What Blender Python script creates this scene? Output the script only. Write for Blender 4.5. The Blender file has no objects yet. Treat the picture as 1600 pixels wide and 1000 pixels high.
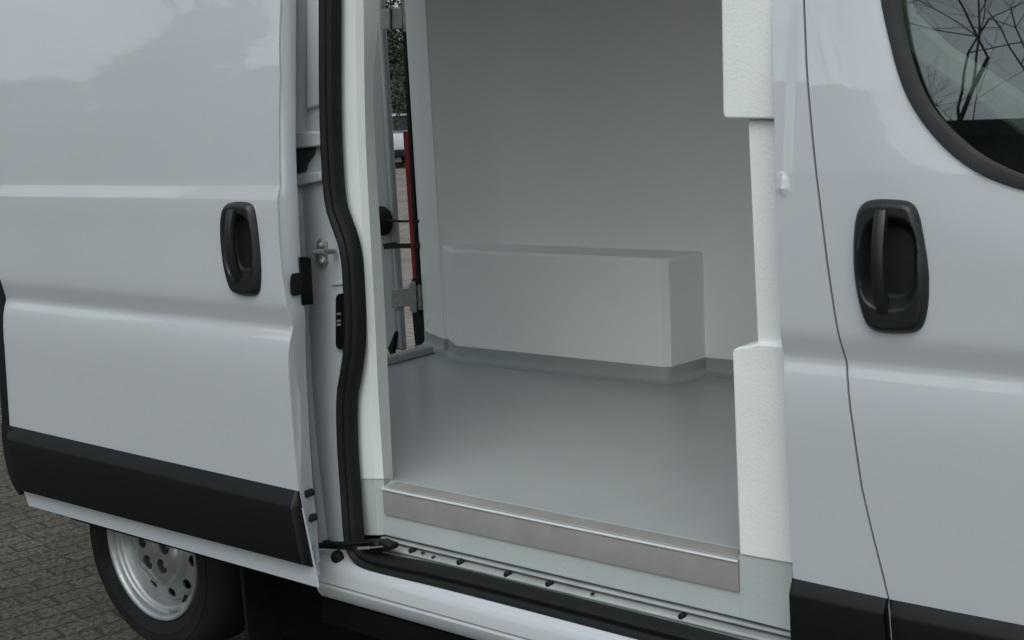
import bpy, bmesh, math, random
import numpy as np
from mathutils import Vector, Matrix
from mathutils.geometry import delaunay_2d_cdt
random.seed(7)
sc = bpy.context.scene

# ------------------------------------------------------------------ camera
F = 2050.0
_X = np.array([2550., 215., -F]); _X /= np.linalg.norm(_X)
_vy = F*F/(2550*.05+215)
_D = np.array([.05*_vy, _vy, F]); _D -= _D.dot(_X)*_X; _D /= np.linalg.norm(_D)
_Z = -_D; _Y = np.cross(_Z, _X)
R = np.array([_X, _Y, _Z])                 # world = R @ (right, down, forward)
EYE = np.array([0., -2.09, 1.60])
cd = bpy.data.cameras.new('camera'); cam = bpy.data.objects.new('camera', cd)
sc.collection.objects.link(cam); sc.camera = cam
m = Matrix.Identity(4)
for i in range(3):
    m[i][0] = R[i, 0]; m[i][1] = -R[i, 1]; m[i][2] = -R[i, 2]; m[i][3] = EYE[i]
cam.matrix_world = m
cd.sensor_width = 36; cd.lens = 36*F/1600; cd.clip_start = .05; cd.clip_end = 3000

# ------------------------------------------------------------------ world
SUN_EL, SUN_AZ = math.radians(52), math.radians(150)
w = bpy.data.worlds.new('World'); sc.world = w; w.use_nodes = True
nt = w.node_tree; nt.nodes.clear()
out = nt.nodes.new('ShaderNodeOutputWorld'); bg = nt.nodes.new('ShaderNodeBackground')
sky = nt.nodes.new('ShaderNodeTexSky'); sky.sky_type = 'NISHITA'; sky.sun_disc = False
sky.sun_elevation = SUN_EL; sky.sun_rotation = SUN_AZ
sky.air_density = 1.5; sky.dust_density = 4.0; sky.ozone_density = 1.0
hs = nt.nodes.new('ShaderNodeHueSaturation'); hs.inputs['Saturation'].default_value = .30
tc = nt.nodes.new('ShaderNodeTexCoord'); nz = nt.nodes.new('ShaderNodeTexNoise')
nz.inputs['Scale'].default_value = 3.0; nz.inputs['Detail'].default_value = 6; nz.inputs['Roughness'].default_value = .55
mp = nt.nodes.new('ShaderNodeMapping'); mp.inputs['Scale'].default_value = (1, 1, 2.6)
mr = nt.nodes.new('ShaderNodeMapRange'); mr.inputs['From Min'].default_value = .35; mr.inputs['From Max'].default_value = .68
mr.inputs['To Min'].default_value = .62; mr.inputs['To Max'].default_value = 1.3
mx = nt.nodes.new('ShaderNodeVectorMath'); mx.operation = 'SCALE'
L = nt.links.new
L(sky.outputs[0], hs.inputs['Color']); L(tc.outputs['Generated'], mp.inputs[0]); L(mp.outputs[0], nz.inputs['Vector'])
L(nz.outputs['Fac'], mr.inputs['Value']); L(hs.outputs[0], mx.inputs[0]); L(mr.outputs[0], mx.inputs['Scale'])
tn = nt.nodes.new('ShaderNodeVectorMath'); tn.operation = 'MULTIPLY'; tn.inputs[1].default_value = (.93, 1.0, 1.015)
L(mx.outputs[0], tn.inputs[0]); L(tn.outputs[0], bg.inputs['Color']); bg.inputs['Strength'].default_value = .15
L(bg.outputs[0], out.inputs[0])
sd = bpy.data.lights.new('sun', 'SUN'); sd.energy = .5;  sd.angle = math.radians(70); sd.color = (.95, 1, 1)
so = bpy.data.objects.new('sun', sd); sc.collection.objects.link(so)
_sdir = Vector((math.sin(SUN_AZ)*math.cos(SUN_EL), math.cos(SUN_AZ)*math.cos(SUN_EL), math.sin(SUN_EL)))
so.rotation_euler = _sdir.to_track_quat('Z', 'Y').to_euler()
sc.view_settings.view_transform = 'Standard'; sc.view_settings.look = 'None'
sc.view_settings.gamma = 1; sc.view_settings.exposure = .05; sc.view_settings.use_curve_mapping = False

# ------------------------------------------------------------------ materials
MATS = {}
def mat(name, base, rough=.5, metal=0, coat=0, coat_r=.05, spec=.5, nscale=0, namt=0, bump=0, bscale=60, bdist=.002,
        trans=0, alpha=1, detail=4, bstretch=(1, 1, 1), ior=1.5, base2=None, nlo=.35, nhi=.65):
    if name in MATS: return MATS[name]
    M = bpy.data.materials.new(name); M.use_nodes = True; t = M.node_tree; b = t.nodes['Principled BSDF']
    b.inputs['Base Color'].default_value = (*base, 1); b.inputs['Roughness'].default_value = rough
    b.inputs['Metallic'].default_value = metal; b.inputs['Coat Weight'].default_value = coat
    b.inputs['Coat Roughness'].default_value = coat_r; b.inputs['Coat IOR'].default_value = 1.5+.35*(coat >= 1); b.inputs['Specular IOR Level'].default_value = spec
    b.inputs['Transmission Weight'].default_value = trans; b.inputs['IOR'].default_value = ior
    co = t.nodes.new('ShaderNodeTexCoord')
    if nscale:
        n = t.nodes.new('ShaderNodeTexNoise'); n.inputs['Scale'].default_value = nscale; n.inputs['Detail'].default_value = detail
        t.links.new(co.outputs['Object'], n.inputs['Vector'])
        r = t.nodes.new('ShaderNodeMapRange'); r.inputs['From Min'].default_value = nlo; r.inputs['From Max'].default_value = nhi
        t.links.new(n.outputs['Fac'], r.inputs['Value'])
        mxn = t.nodes.new('ShaderNodeMix'); mxn.data_type = 'RGBA'
        b2 = base2 or tuple(c*(1-namt) for c in base)
        mxn.inputs['A'].default_value = (*b2, 1); mxn.inputs['B'].default_value = (*base, 1)
        t.links.new(r.outputs[0], mxn.inputs['Factor']); t.links.new(mxn.outputs['Result'], b.inputs['Base Color'])
        rr = t.nodes.new('ShaderNodeMapRange'); rr.inputs['To Min'].default_value = min(1, rough*1.25); rr.inputs['To Max'].default_value = rough
        t.links.new(n.outputs['Fac'], rr.inputs['Value']); t.links.new(rr.outputs[0], b.inputs['Roughness'])
    if bump:
        n2 = t.nodes.new('ShaderNodeTexNoise'); n2.inputs['Scale'].default_value = bscale; n2.inputs['Detail'].default_value = 3
        mpp = t.nodes.new('ShaderNodeMapping'); mpp.inputs['Scale'].default_value = bstretch
        t.links.new(co.outputs['Object'], mpp.inputs[0]); t.links.new(mpp.outputs[0], n2.inputs['Vector'])
        bp = t.nodes.new('ShaderNodeBump'); bp.inputs['Strength'].default_value = bump; bp.inputs['Distance'].default_value = bdist
        t.links.new(n2.outputs['Fac'], bp.inputs['Height']); t.links.new(bp.outputs[0], b.inputs['Normal'])
        if coat: t.links.new(bp.outputs[0], b.inputs['Coat Normal'])
    MATS[name] = M; return M
PAINT = mat('white_paint', (.50, .525, .56), .45, coat=1, coat_r=.03, nscale=1.6, namt=.035, bump=.5, bscale=4, bdist=.0016, bstretch=(1, 1, 1.5))
PAINT2 = mat('white_paint_inner', (.50, .53, .56), .5, coat=.5, coat_r=.15, nscale=6, namt=.08, bump=.3, bscale=30, bdist=.0008)
GRP = mat('white_gelcoat', (.76, .80, .79), .42, nscale=2.2, namt=.04, bump=.25, bscale=14, bdist=.002)
GRPR = mat('textured_white_lining', (.82, .84, .84), .5, nscale=9, namt=.05, bump=.42, bscale=170, bdist=.0016)
WALL = mat('wall_lining', (.90, .905, .89), .5, nscale=1.2, namt=.05, bump=.2, bscale=9, bdist=.003)
FLOOR = mat('grey_floor_coating', (.40, .42, .425), .26, nscale=4.5, namt=.06, bump=.12, bscale=160, bdist=.0015)
COVE = mat('grey_coving_coating', (.33, .355, .355), .42, nscale=5, namt=.07, bump=.3, bscale=120, bdist=.002)
COVE2 = mat('pale_grey_coating', (.46, .50, .50), .42, nscale=5, namt=.07, bump=.35, bscale=120, bdist=.002)
STEEL = mat('brushed_steel', (.30, .29, .28), .52, metal=.12, nscale=14, namt=.12, bump=.15, bscale=60, bdist=.001, bstretch=(.05, 1, 8))
STEELE = mat('pale_steel', (.85, .86, .85), .35, metal=.5)  # pale steel of the screws, also the painted plate edge highlight
PLAS = mat('black_trim_plastic', (.0025, .003, .0034), .42, spec=.33, nscale=8, namt=.3, bump=.5, bscale=400, bdist=.0006)
PLASH = mat('black_handle_plastic', (.010, .0125, .0125), .36, nscale=20, namt=.2, bump=.25, bscale=600, bdist=.0004)
RUB = mat('black_rubber', (.0055, .0065, .007), .55, nscale=30, namt=.3, spec=.35)
RUBF = mat('window_rubber', (.018, .017, .0185), .6, nscale=30, namt=.2)
TYRE = mat('tyre_rubber', (.011, .011, .012), .75, nscale=12, namt=.3, spec=.3, bump=.3, bscale=80, bdist=.002)
RIM = mat('silver_wheel_paint', (.46, .48, .49), .34, metal=.7, nscale=14, namt=.18, bump=.1, bscale=60)
DARK = mat('dark_underside', (.004, .004, .005), .9, nscale=5, namt=.3, spec=.1)
HOLE = mat('cavity_shade', (.02, .022, .024), .7)  # near-black colour stands in for shade inside openings
ZINC = mat('zinc_plated_steel', (.42, .43, .43), .4, metal=.7, nscale=40, namt=.25)
GREYP = mat('grey_door_inside', (.36, .39, .40), .4, nscale=4, namt=.06)
RED = mat('red_lens', (.26, .010, .018), .4, coat=.3)
SLABC = mat('pale_slab', (.47, .48, .44), .7, nscale=5, namt=.35)
DASH = mat('cab_dark_plastic', (.012, .013, .014), .7, nscale=10, namt=.2)
SEAT = mat('seat_fabric', (.02, .021, .024), .95, nscale=40, namt=.3)

def glass_mat(name, tint=(.45, .62, .52), k=.82):
    M = bpy.data.materials.new(name); M.use_nodes = True; t = M.node_tree; t.nodes.clear()
    o = t.nodes.new('ShaderNodeOutputMaterial'); tr = t.nodes.new('ShaderNodeBsdfTransparent'); tr.inputs[0].default_value = (*tint, 1)
    g = t.nodes.new('ShaderNodeBsdfGlossy'); g.inputs['Roughness'].default_value = .01; g.inputs['Color'].default_value = (.95, 1, 1, 1)
    fr = t.nodes.new('ShaderNodeFresnel'); fr.inputs[0].default_value = 1.5
    ml = t.nodes.new('ShaderNodeMath'); ml.operation = 'MULTIPLY'; ml.inputs[1].default_value = 4.0; ml.use_clamp = True
    ms = t.nodes.new('ShaderNodeMixShader')
    t.links.new(fr.outputs[0], ml.inputs[0]); t.links.new(ml.outputs[0], ms.inputs[0])
    t.links.new(tr.outputs[0], ms.inputs[1]); t.links.new(g.outputs[0], ms.inputs[2]); t.links.new(ms.outputs[0], o.inputs[0])
    return M
GLASS = glass_mat('tinted_glass', (.66, .78, .71)); GLASSC = glass_mat('clear_glass', (.88, .95, .91))

def brick_mat(name, c1, c2, mortar, scale, rot, bw=.5, rh=.25, msize=.015, rough=.85, vary=.5, bump=.6):
    M = bpy.data.materials.new(name); M.use_nodes = True; t = M.node_tree; b = t.nodes['Principled BSDF']
    co = t.nodes.new('ShaderNodeTexCoord'); mpp = t.nodes.new('ShaderNodeMapping'); mpp.inputs['Rotation'].default_value = rot
    wn = t.nodes.new('ShaderNodeTexNoise'); wn.inputs['Scale'].default_value = 3.5; wn.inputs['Detail'].default_value = 5
    add = t.nodes.new('ShaderNodeVectorMath'); add.operation = 'MULTIPLY_ADD'; add.inputs[1].default_value = (.03, .03, .03)
    t.links.new(co.outputs['Object'], mpp.inputs[0]); t.links.new(co.outputs['Object'], wn.inputs['Vector'])
    t.links.new(wn.outputs['Color'], add.inputs[0]); t.links.new(mpp.outputs[0], add.inputs[2])
    br = t.nodes.new('ShaderNodeTexBrick'); br.inputs['Scale'].default_value = scale
    br.inputs['Color1'].default_value = (*c1, 1); br.inputs['Color2'].default_value = (*c2, 1); br.inputs['Mortar'].default_value = (*mortar, 1)
    br.inputs['Mortar Size'].default_value = msize; br.inputs['Brick Width'].default_value = bw; br.inputs['Row Height'].default_value = rh
    br.inputs['Mortar Smooth'].default_value = .5; br.inputs['Bias'].default_value = -.2
    t.links.new(add.outputs[0], br.inputs['Vector'])
    n = t.nodes.new('ShaderNodeTexNoise'); n.inputs['Scale'].default_value = 55; n.inputs['Detail'].default_value = 8; n.inputs['Roughness'].default_value = .75
    t.links.new(co.outputs['Object'], n.inputs['Vector'])
    n3 = t.nodes.new('ShaderNodeTexNoise'); n3.inputs['Scale'].default_value = 1.3; n3.inputs['Detail'].default_value = 4
    t.links.new(co.outputs['Object'], n3.inputs['Vector'])
    r = t.nodes.new('ShaderNodeMapRange'); r.inputs['From Min'].default_value = .35; r.inputs['From Max'].default_value = .65
    r.inputs['To Min'].default_value = 1-vary; r.inputs['To Max'].default_value = 1+vary
    t.links.new(n.outputs['Fac'], r.inputs['Value'])
    r3 = t.nodes.new('ShaderNodeMapRange'); r3.inputs['From Min'].default_value = .3; r3.inputs['From Max'].default_value = .7
    r3.inputs['To Min'].default_value = .75; r3.inputs['To Max'].default_value = 1.25
    t.links.new(n3.outputs['Fac'], r3.inputs['Value'])
    mm = t.nodes.new('ShaderNodeMath'); mm.operation = 'MULTIPLY'; t.links.new(r.outputs[0], mm.inputs[0]); t.links.new(r3.outputs[0], mm.inputs[1])
    sc_ = t.nodes.new('ShaderNodeVectorMath'); sc_.operation = 'SCALE'
    t.links.new(br.outputs['Color'], sc_.inputs[0]); t.links.new(mm.outputs[0], sc_.inputs['Scale'])
    t.links.new(sc_.outputs[0], b.inputs['Base Color']); b.inputs['Roughness'].default_value = rough
    hh = t.nodes.new('ShaderNodeMath'); hh.operation = 'MULTIPLY_ADD'; hh.inputs[1].default_value = -1.2
    t.links.new(br.outputs['Fac'], hh.inputs[0]); t.links.new(n.outputs['Fac'], hh.inputs[2])
    bp = t.nodes.new('ShaderNodeBump'); bp.inputs['Strength'].default_value = bump; bp.inputs['Distance'].default_value = .008
    t.links.new(hh.outputs[0], bp.inputs['Height']); t.links.new(bp.outputs[0], b.inputs['Normal'])
    return M

# ------------------------------------------------------------------ geometry helpers
def ray(px, py): return R @ np.array([(px-800)/F, (py-500)/F, 1.])
def onY(px, py, y):
    d = ray(px, py); t = (y-EYE[1])/d[1]; return EYE+t*d
def onZ(px, py, z):
    d = ray(px, py); t = (z-EYE[2])/d[2]; return EYE+t*d
def onX(px, py, x):
    d = ray(px, py); t = (x-EYE[0])/d[0]; return EYE+t*d
def onS(px, py, yf):
    y = yf(0, 1)
    for _ in range(12):
        p = onY(px, py, y); y = yf(p[0], p[2])
    return onY(px, py, y)
def lerp_tab(tab):
    xs = [a for a, b in tab]; ys = [b for a, b in tab]
    return lambda v: float(np.interp(v, xs, ys))

ROOT_LOC = {}
def link(o, parent=None):
    sc.collection.objects.link(o)
    if parent is not None:
        o.parent = parent
        if parent.type == 'EMPTY': o.matrix_parent_inverse = Matrix.Translation(-Vector(parent.location))
    return o
def thing(name, label, cat, loc=(0, 0, 0), group=None):
    o = bpy.data.objects.new(name, None); sc.collection.objects.link(o); o.location = loc
    o.empty_display_size = .2; o['label'] = label; o['category'] = cat
    if group: o['group'] = group
    return o
def tag(o, label, cat, group=None):
    o['label'] = label; o['category'] = cat
    if group: o['group'] = group
    return o
def ob(name, V, Fc, M, parent=None, smooth=35, bevel=0, seg=2, label=None, fix=True):
    me = bpy.data.meshes.new(name); me.from_pydata([tuple(map(float, v)) for v in V], [], Fc)
    if fix:
        bm = bmesh.new(); bm.from_mesh(me); bmesh.ops.remove_doubles(bm, verts=bm.verts, dist=1e-6)
        bmesh.ops.recalc_face_normals(bm, faces=bm.faces); bm.to_mesh(me); bm.free()
    me.materials.append(M)
    if smooth:
        me.polygons.foreach_set('use_smooth', [True]*len(me.polygons)); me.set_sharp_from_angle(angle=math.radians(smooth))
    o = bpy.data.objects.new(name, me); link(o, parent)
    if bevel:
        b = o.modifiers.new('bevel', 'BEVEL'); b.width = bevel; b.segments = seg; b.limit_method = 'ANGLE'; b.angle_limit = math.radians(50)
        b.harden_normals = False
    if label: o['label'] = label
    return o
class MB:
    def __init__(s): s.v = []; s.f = []
    def add(s, V, Fc):
        n = len(s.v); s.v += [tuple(map(float, p)) for p in V]; s.f += [[i+n for i in f] for f in Fc]; return s
    def box(s, a, b):
        x0, y0, z0 = a; x1, y1, z1 = b
        V = [(x0,y0,z0),(x1,y0,z0),(x1,y1,z0),(x0,y1,z0),(x0,y0,z1),(x1,y0,z1),(x1,y1,z1),(x0,y1,z1)]
        return s.add(V, [(0,3,2,1),(4,5,6,7),(0,1,5,4),(1,2,6,5),(2,3,7,6),(3,0,4,7)])
    def prism(s, pts, d):        # closed polygon of 3D points extruded along d
        n = len(pts); V = [tuple(p) for p in pts]+[tuple(np.array(p)+np.array(d)) for p in pts]
        return s.add(V, [list(range(n))[::-1], list(range(n, 2*n))]+[(i, (i+1) % n, n+(i+1) % n, n+i) for i in range(n)])
    def tube(s, pts, r, n=8, cap=True):
        pts = [Vector(p) for p in pts]; rs = r if isinstance(r, (list, tuple)) else [r]*len(pts)
        V = []; Fc = []
        for i, p in enumerate(pts):
            t = (pts[min(i+1, len(pts)-1)]-pts[max(i-1, 0)]).normalized()
            a = Vector((0, 0, 1)) if abs(t.z) < .9 else Vector((0, 1, 0))
            u = t.cross(a).normalized(); v = t.cross(u)
            for k in range(n):
                an = 2*math.pi*k/n; V.append(p+(u*math.cos(an)+v*math.sin(an))*rs[i])
        for i in range(len(pts)-1):
            for k in range(n):
                Fc.append((i*n+k, i*n+(k+1) % n, (i+1)*n+(k+1) % n, (i+1)*n+k))
        if cap: Fc.append(list(range(n))[::-1]); Fc.append([(len(pts)-1)*n+k for k in range(n)])
        return s.add(V, Fc)
    def lathe(s, prof, c, axis='y', n=48):   # prof (r, offset along axis)
        V = []; Fc = []
        for (r, h) in prof:
            for k in range(n):
                a = 2*math.pi*k/n
                V.append((c[0]+r*math.cos(a), c[1]+h, c[2]+r*math.sin(a)) if axis == 'y' else (c[0]+r*math.cos(a), c[1]+r*math.sin(a), c[2]+h))
        for i in range(len(prof)-1):
            for k in range(n): Fc.append((i*n+k, i*n+(k+1) % n, (i+1)*n+(k+1) % n, (i+1)*n+k))
        return s.add(V, Fc)
    def build(s, name, M, parent=None, **k): return ob(name, s.v, s.f, M, parent, **k)

def section_x(prof, x0, x1, closed=True):    # (y,z) polygon extruded along X
    return MB().prism([(x0, y, z) for y, z in prof], (x1-x0, 0, 0))

def inside(p, poly):
    x, y = p; c = False; n = len(poly); j = n-1
    for i in range(n):
        xi, yi = poly[i]; xj, yj = poly[j]
        if (yi > y) != (yj > y) and x < (xj-xi)*(y-yi)/(yj-yi)+xi: c = not c
        j = i
    return c
def smooth_poly(pts, it=2, closed=True):
    pts = [tuple(p) for p in pts]
    for _ in range(it):
        q = []; n = len(pts)
        rng = range(n) if closed else range(n-1)
        if not closed: q.append(pts[0])
        for i in rng:
            a, b = np.array(pts[i]), np.array(pts[(i+1) % n])
            q.append(tuple(a*.75+b*.25)); q.append(tuple(a*.25+b*.75))
        if not closed: q.append(pts[-1])
        pts = q
    return pts
def sheet2d(outer, holes, us, vs, fn, thick, loops=()):
    """triangulated sheet in (u,v) with grid lines us, vs; fn(u,v)->3D; thick = offset vector"""
    pts = []; edges = []
    for poly in [outer]+holes+list(loops):
        n0 = len(pts); pts += [Vector(p) for p in poly]; edges += [(n0+i, n0+(i+1) % len(poly)) for i in range(len(poly))]
    ulo = min(p[0] for p in outer)-.01; uhi = max(p[0] for p in outer)+.01
    vlo = min(p[1] for p in outer)-.01; vhi = max(p[1] for p in outer)+.01
    for v in vs:
        if vlo < v < vhi: pts += [Vector((ulo, v)), Vector((uhi, v))]; edges.append((len(pts)-2, len(pts)-1))
    for u in us:
        if ulo < u < uhi: pts += [Vector((u, vlo)), Vector((u, vhi))]; edges.append((len(pts)-2, len(pts)-1))
    V2, E2, F2, *_ = delaunay_2d_cdt(pts, edges, [], 0, 1e-6)
    keep = []
    for f in F2:
        c = (sum(V2[i].x for i in f)/len(f), sum(V2[i].y for i in f)/len(f))
        if inside(c, outer) and not any(inside(c, h) for h in holes): keep.append(list(f))
    used = sorted({i for f in keep for i in f}); mp_ = {a: b for b, a in enumerate(used)}
    V = [np.array(fn(V2[i].x, V2[i].y), float) for i in used]; Fc = [[mp_[i] for i in f] for f in keep]
    n = len(V)
    if thick is not None:
        cnt = {}
        for f in Fc:
            for a, b in zip(f, f[1:]+f[:1]): cnt[(a, b)] = 1
        V2_ = V+[v+np.array(thick) for v in V]
        Fb = [[i+n for i in f[::-1]] for f in Fc]
        side = [(b, a, a+n, b+n) for (a, b) in cnt if (b, a) not in cnt]
        return V2_, Fc+Fb+side
    return V, Fc
def frange(a, b, s):
    n = max(1, int(round((b-a)/s))); return [a+(b-a)*i/n for i in range(n+1)]
def sheet_lines(lines, py0, py1, n, back=None, flat_bottom=None):
    """lofted sheet between near-vertical lines given as [(px,py,y),...] ; rows by image row"""
    rows = []
    for j in range(n+1):
        py = py0+(py1-py0)*j/n; row = []
        for ln in lines:
            pys = [q[1] for q in ln]
            px = np.interp(py, pys, [q[0] for q in ln]); y = np.interp(py, pys, [q[2] for q in ln])
            if py < pys[0] and len(ln) > 1:
                px = ln[0][0]+(ln[1][0]-ln[0][0])/(ln[1][1]-ln[0][1])*(py-pys[0])
            row.append(onY(px, py, y))
        rows.append(row)
    k = len(lines); V = [p for r in rows for p in r]; Fc = []
    for j in range(n):
        for i in range(k-1): Fc.append((j*k+i, j*k+i+1, (j+1)*k+i+1, (j+1)*k+i))
    if back:
        V2 = V+[p+np.array((0, back, 0)) for p in V]; N = len(V)
        Fc2 = list(Fc)+[tuple(i+N for i in f[::-1]) for f in Fc]
        loop = [i for i in range(k)]+[j*k+k-1 for j in range(1, n+1)]+[n*k+i for i in range(k-2, -1, -1)]+[j*k for j in range(n-1, 0, -1)]
        for a, b in zip(loop, loop[1:]+loop[:1]): Fc2.append((a, b, b+N, a+N))
        return V2, Fc2
    return V, Fc
def sweep(path, sec, inplane_normal=Vector((0, 1, 0)), closed=False):
    """sec: (u,v): u across the path in the XZ plane, v along +Y"""
    P_ = [Vector(p) for p in path]; V = []; Fc = []; k = len(sec); n = len(P_)
    for i, p in enumerate(P_):
        t = (P_[min(i+1, n-1)]-P_[max(i-1, 0)]); t.y = 0; t.normalize(); u = t.cross(inplane_normal).normalized()
        for a, b in sec: V.append(p+u*a+inplane_normal*b)
    for i in range(n-1):
        for j in range(k): Fc.append((i*k+j, i*k+(j+1) % k, (i+1)*k+(j+1) % k, (i+1)*k+j))
    Fc.append(list(range(k))[::-1]); Fc.append([(n-1)*k+j for j in range(k)])
    return V, Fc

# ------------------------------------------------------------------ ground
GM = brick_mat('brick_paving', (.084, .068, .048), (.056, .048, .035), (.032, .029, .022), 2.6, (0, 0, math.radians(101)), msize=.018, vary=1.15, bump=1.2)
GM2 = brick_mat('pale_paving', (.21, .175, .155), (.17, .145, .125), (.09, .08, .07), 2.6, (0, 0, math.radians(101)), msize=.018, vary=.5, bump=.8)
g = ob('ground', [(-900, -900, 0), (900, -900, 0), (900, 900, 0), (-900, 900, 0)], [(0, 1, 2, 3)], GM, smooth=0); g['kind'] = 'structure'
g2 = ob('pale_ground_sheet', [(-90, 2.6, .004), (-3.9, 2.6, .004), (-3.9, 90, .004), (-90, 90, .004)], [(0, 1, 2, 3)], GM2, smooth=0); g2['kind'] = 'structure'  # paler sheet of the same brick pattern laid over the ground

# ================================================================== THE VAN
van = thing('delivery_van', 'white delivery van with its side door slid open on an empty pale cargo hold', 'van', (-1.3, .97, 0))

# ---- body side profiles: y offset against height
gF = lerp_tab([(.3, .012), (.70, 0), (.85, -.004), (1.00, -.0065), (1.04, -.005), (1.07, -.0015), (1.095, .0040), (1.113, .0100), (1.121, .0118), (1.128, .0108),
               (1.165, .0015), (1.178, 0), (1.30, .001), (1.45, .009), (1.6, .026), (1.75, .050), (2.0, .105), (2.25, .18)])
_lean = lerp_tab([(1.2, 0), (1.45, .006), (1.6, .018), (1.75, .036), (2.0, .085), (2.25, .15)])
gS = lerp_tab([(.3, .01), (.70, 0), (.85, -.003), (1.00, -.0065), (1.035, -.005), (1.065, -.0015), (1.088, .0045), (1.104, .0110), (1.112, .0128), (1.119, .0118),
               (1.160, .0015), (1.172, 0), (1.404, 0), (1.409, .0006), (1.434, .0120), (1.440, .0128), (2.3, .0128)])
ZL = [.55, .62, .70, .76, .82, .88, .94, 1.0, 1.02, 1.04, 1.055, 1.07, 1.083, 1.095, 1.104, 1.113, 1.121, 1.128, 1.14, 1.153, 1.165, 1.178, 1.2, 1.24, 1.3, 1.35, 1.4,
      1.45, 1.5, 1.55, 1.6, 1.65, 1.7, 1.75, 1.8, 1.87, 1.94, 2.0, 2.1, 2.2]
ZS = [.50, .55, .62, .70, .76, .82, .88, .94, 1.0, 1.018, 1.035, 1.05, 1.065, 1.077, 1.088, 1.096, 1.104, 1.112, 1.119, 1.135, 1.15, 1.16, 1.172, 1.2, 1.25, 1.3, 1.35,
      1.404, 1.409, 1.434, 1.440, 1.47, 1.5, 1.55, 1.6, 1.65, 1.7, 1.75, 1.8, 1.87, 1.94, 2.0, 2.1, 2.2]

# ---- door handle (plate with bowl, grip bar)
def handle(parent, corners, yf, name_parent):
    """corners: image outline of the plate"""
    wpts = [onS(a, b, yf) for a, b in corners]
    poly = [(p[0], p[2]) for p in wpts]
    sm = smooth_poly(poly, 2)
    cx = sum(p[0] for p in sm)/len(sm); cz = sum(p[1] for p in sm)/len(sm)
    zlo = min(p[1] for p in sm); zhi = max(p[1] for p in sm); xlo = min(p[0] for p in sm); xhi = max(p[0] for p in sm)
    hw = (xhi-xlo)/2; hh = (zhi-zlo)/2
    def sd(u, v):  # relative radius 0..1 at the outline
        best = 9
        for i in range(len(sm)):
            a = np.array(sm[i]); b = np.array(sm[(i+1) % len(sm)]); p = np.array((u, v)); t = np.clip(np.dot(p-a, b-a)/max(1e-12, np.dot(b-a, b-a)), 0, 1)
            best = min(best, np.linalg.norm(p-(a+t*(b-a))))
        return best
    bc = (cx+.001, cz+hh*.06); bw_, bh_ = hw*.74, hh*.66
    def fn(u, v):
        d = sd(u, v); lift = .013*(1-(1-min(d, .012)/.012)**2)
        q = (abs((u-bc[0])/bw_)**3+abs((v-bc[1])/bh_)**3)**(1/3)
        tt = max(0, min(1, (1.08-q)/.34)); bowl = .030*tt*tt*(3-2*tt)
        return (u, yf(u, v)-.004-lift+bowl, v)
    V, Fc = sheet2d(sm, [], frange(xlo, xhi, .0028), frange(zlo, zhi, .0028), fn, None)
    n = len(V); base = [np.array((x, yf(x, z)+.004, z)) for x, z in sm]   # skirt back to the skin
    V += [np.array(fn(x, z)) for x, z in sm]+base; k = len(sm)
    Fc += [(n+i, n+(i+1) % k, n+k+(i+1) % k, n+k+i) for i in range(k)]
    h = ob('door_handle', V, Fc, PLASH, parent, smooth=45)
    # grip bar
    gx = cx-hw*.16; path = []
    for t in np.linspace(0, 1, 13):
        z = zhi-.016-(hh*1.52)*t
        path.append((gx+.004*t, yf(gx, z)-.016-.016*math.sin(math.pi*t)**.7, z))
    mb = MB(); V = []; Fc = []; W = .0125
    for i, p in enumerate(path):
        wd = W*(1 if 0 < i < len(path)-1 else .85)
        for a, b in ((-wd, .004), (-wd*.8, -.004), (-wd*.3, -.0065), (wd*.3, -.0065), (wd*.8, -.004), (wd, .004), (wd*.8, .012), (-wd*.8, .012)):
            V.append((p[0]+a, p[1]+b, p[2]))
    for i in range(len(path)-1):
        for j in range(8): Fc.append((i*8+j, i*8+(j+1) % 8, (i+1)*8+(j+1) % 8, (i+1)*8+j))
    Fc += [list(range(8))[::-1], [(len(path)-1)*8+j for j in range(8)]]
    ob('handle_grip', V, Fc, PLASH, parent, smooth=40)
    return [(cx+(x-cx)*.86, cz+(z-cz)*.9) for x, z in sm]

# ---- SLIDING DOOR (slid back, standing proud of the side)
YS = -.13
ysf = lambda x, z: YS+gS(z)+_lean(z)
edge_px = [(437, -140), (438, -60), (438, 0), (437, 120), (436, 230), (437, 290), (433, 312), (436, 380), (441, 430), (447, 470), (455, 500), (452, 540), (452, 600), (458, 680), (466, 768), (480, 835), (492, 890), (497, 918)]
rear_px = [(45, 790), (36, 765), (22, 742), (13, 700), (11, 662), (6, 590), (2, 520), (0, 450), (-8, 330), (-14, 200), (-18, 0), (-18, -140)]
edge = [tuple(onS(a, b, ysf)[[0, 2]]) for a, b in edge_px]; rear = [tuple(onS(a, b, ysf)[[0, 2]]) for a, b in rear_px]
outer = edge+rear
door = None
hs_px = [(366, 315), (386, 315), (397, 320), (402, 345), (408, 400), (409, 440), (406, 459), (396, 463), (376, 461), (364, 455), (354, 420), (349, 380), (348, 345), (352, 320)]
hp_w = smooth_poly([tuple(onS(a, b, ysf)[[0, 2]]) for a, b in hs_px], 2)
hcx = sum(p[0] for p in hp_w)/len(hp_w); hcz = sum(p[1] for p in hp_w)/len(hp_w)
hole_s = [(hcx+(x-hcx)*.86, hcz+(z-hcz)*.9) for x, z in hp_w]
V, Fc = sheet2d(outer, [hole_s], frange(-3.6, -2.1, .05), ZS, lambda u, v: (u, ysf(u, v), v), (0, .004, 0))
door = ob('sliding_door', V, Fc, PAINT, van, smooth=22)
handle(door, hs_px, ysf, 'sliding_door')
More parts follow.
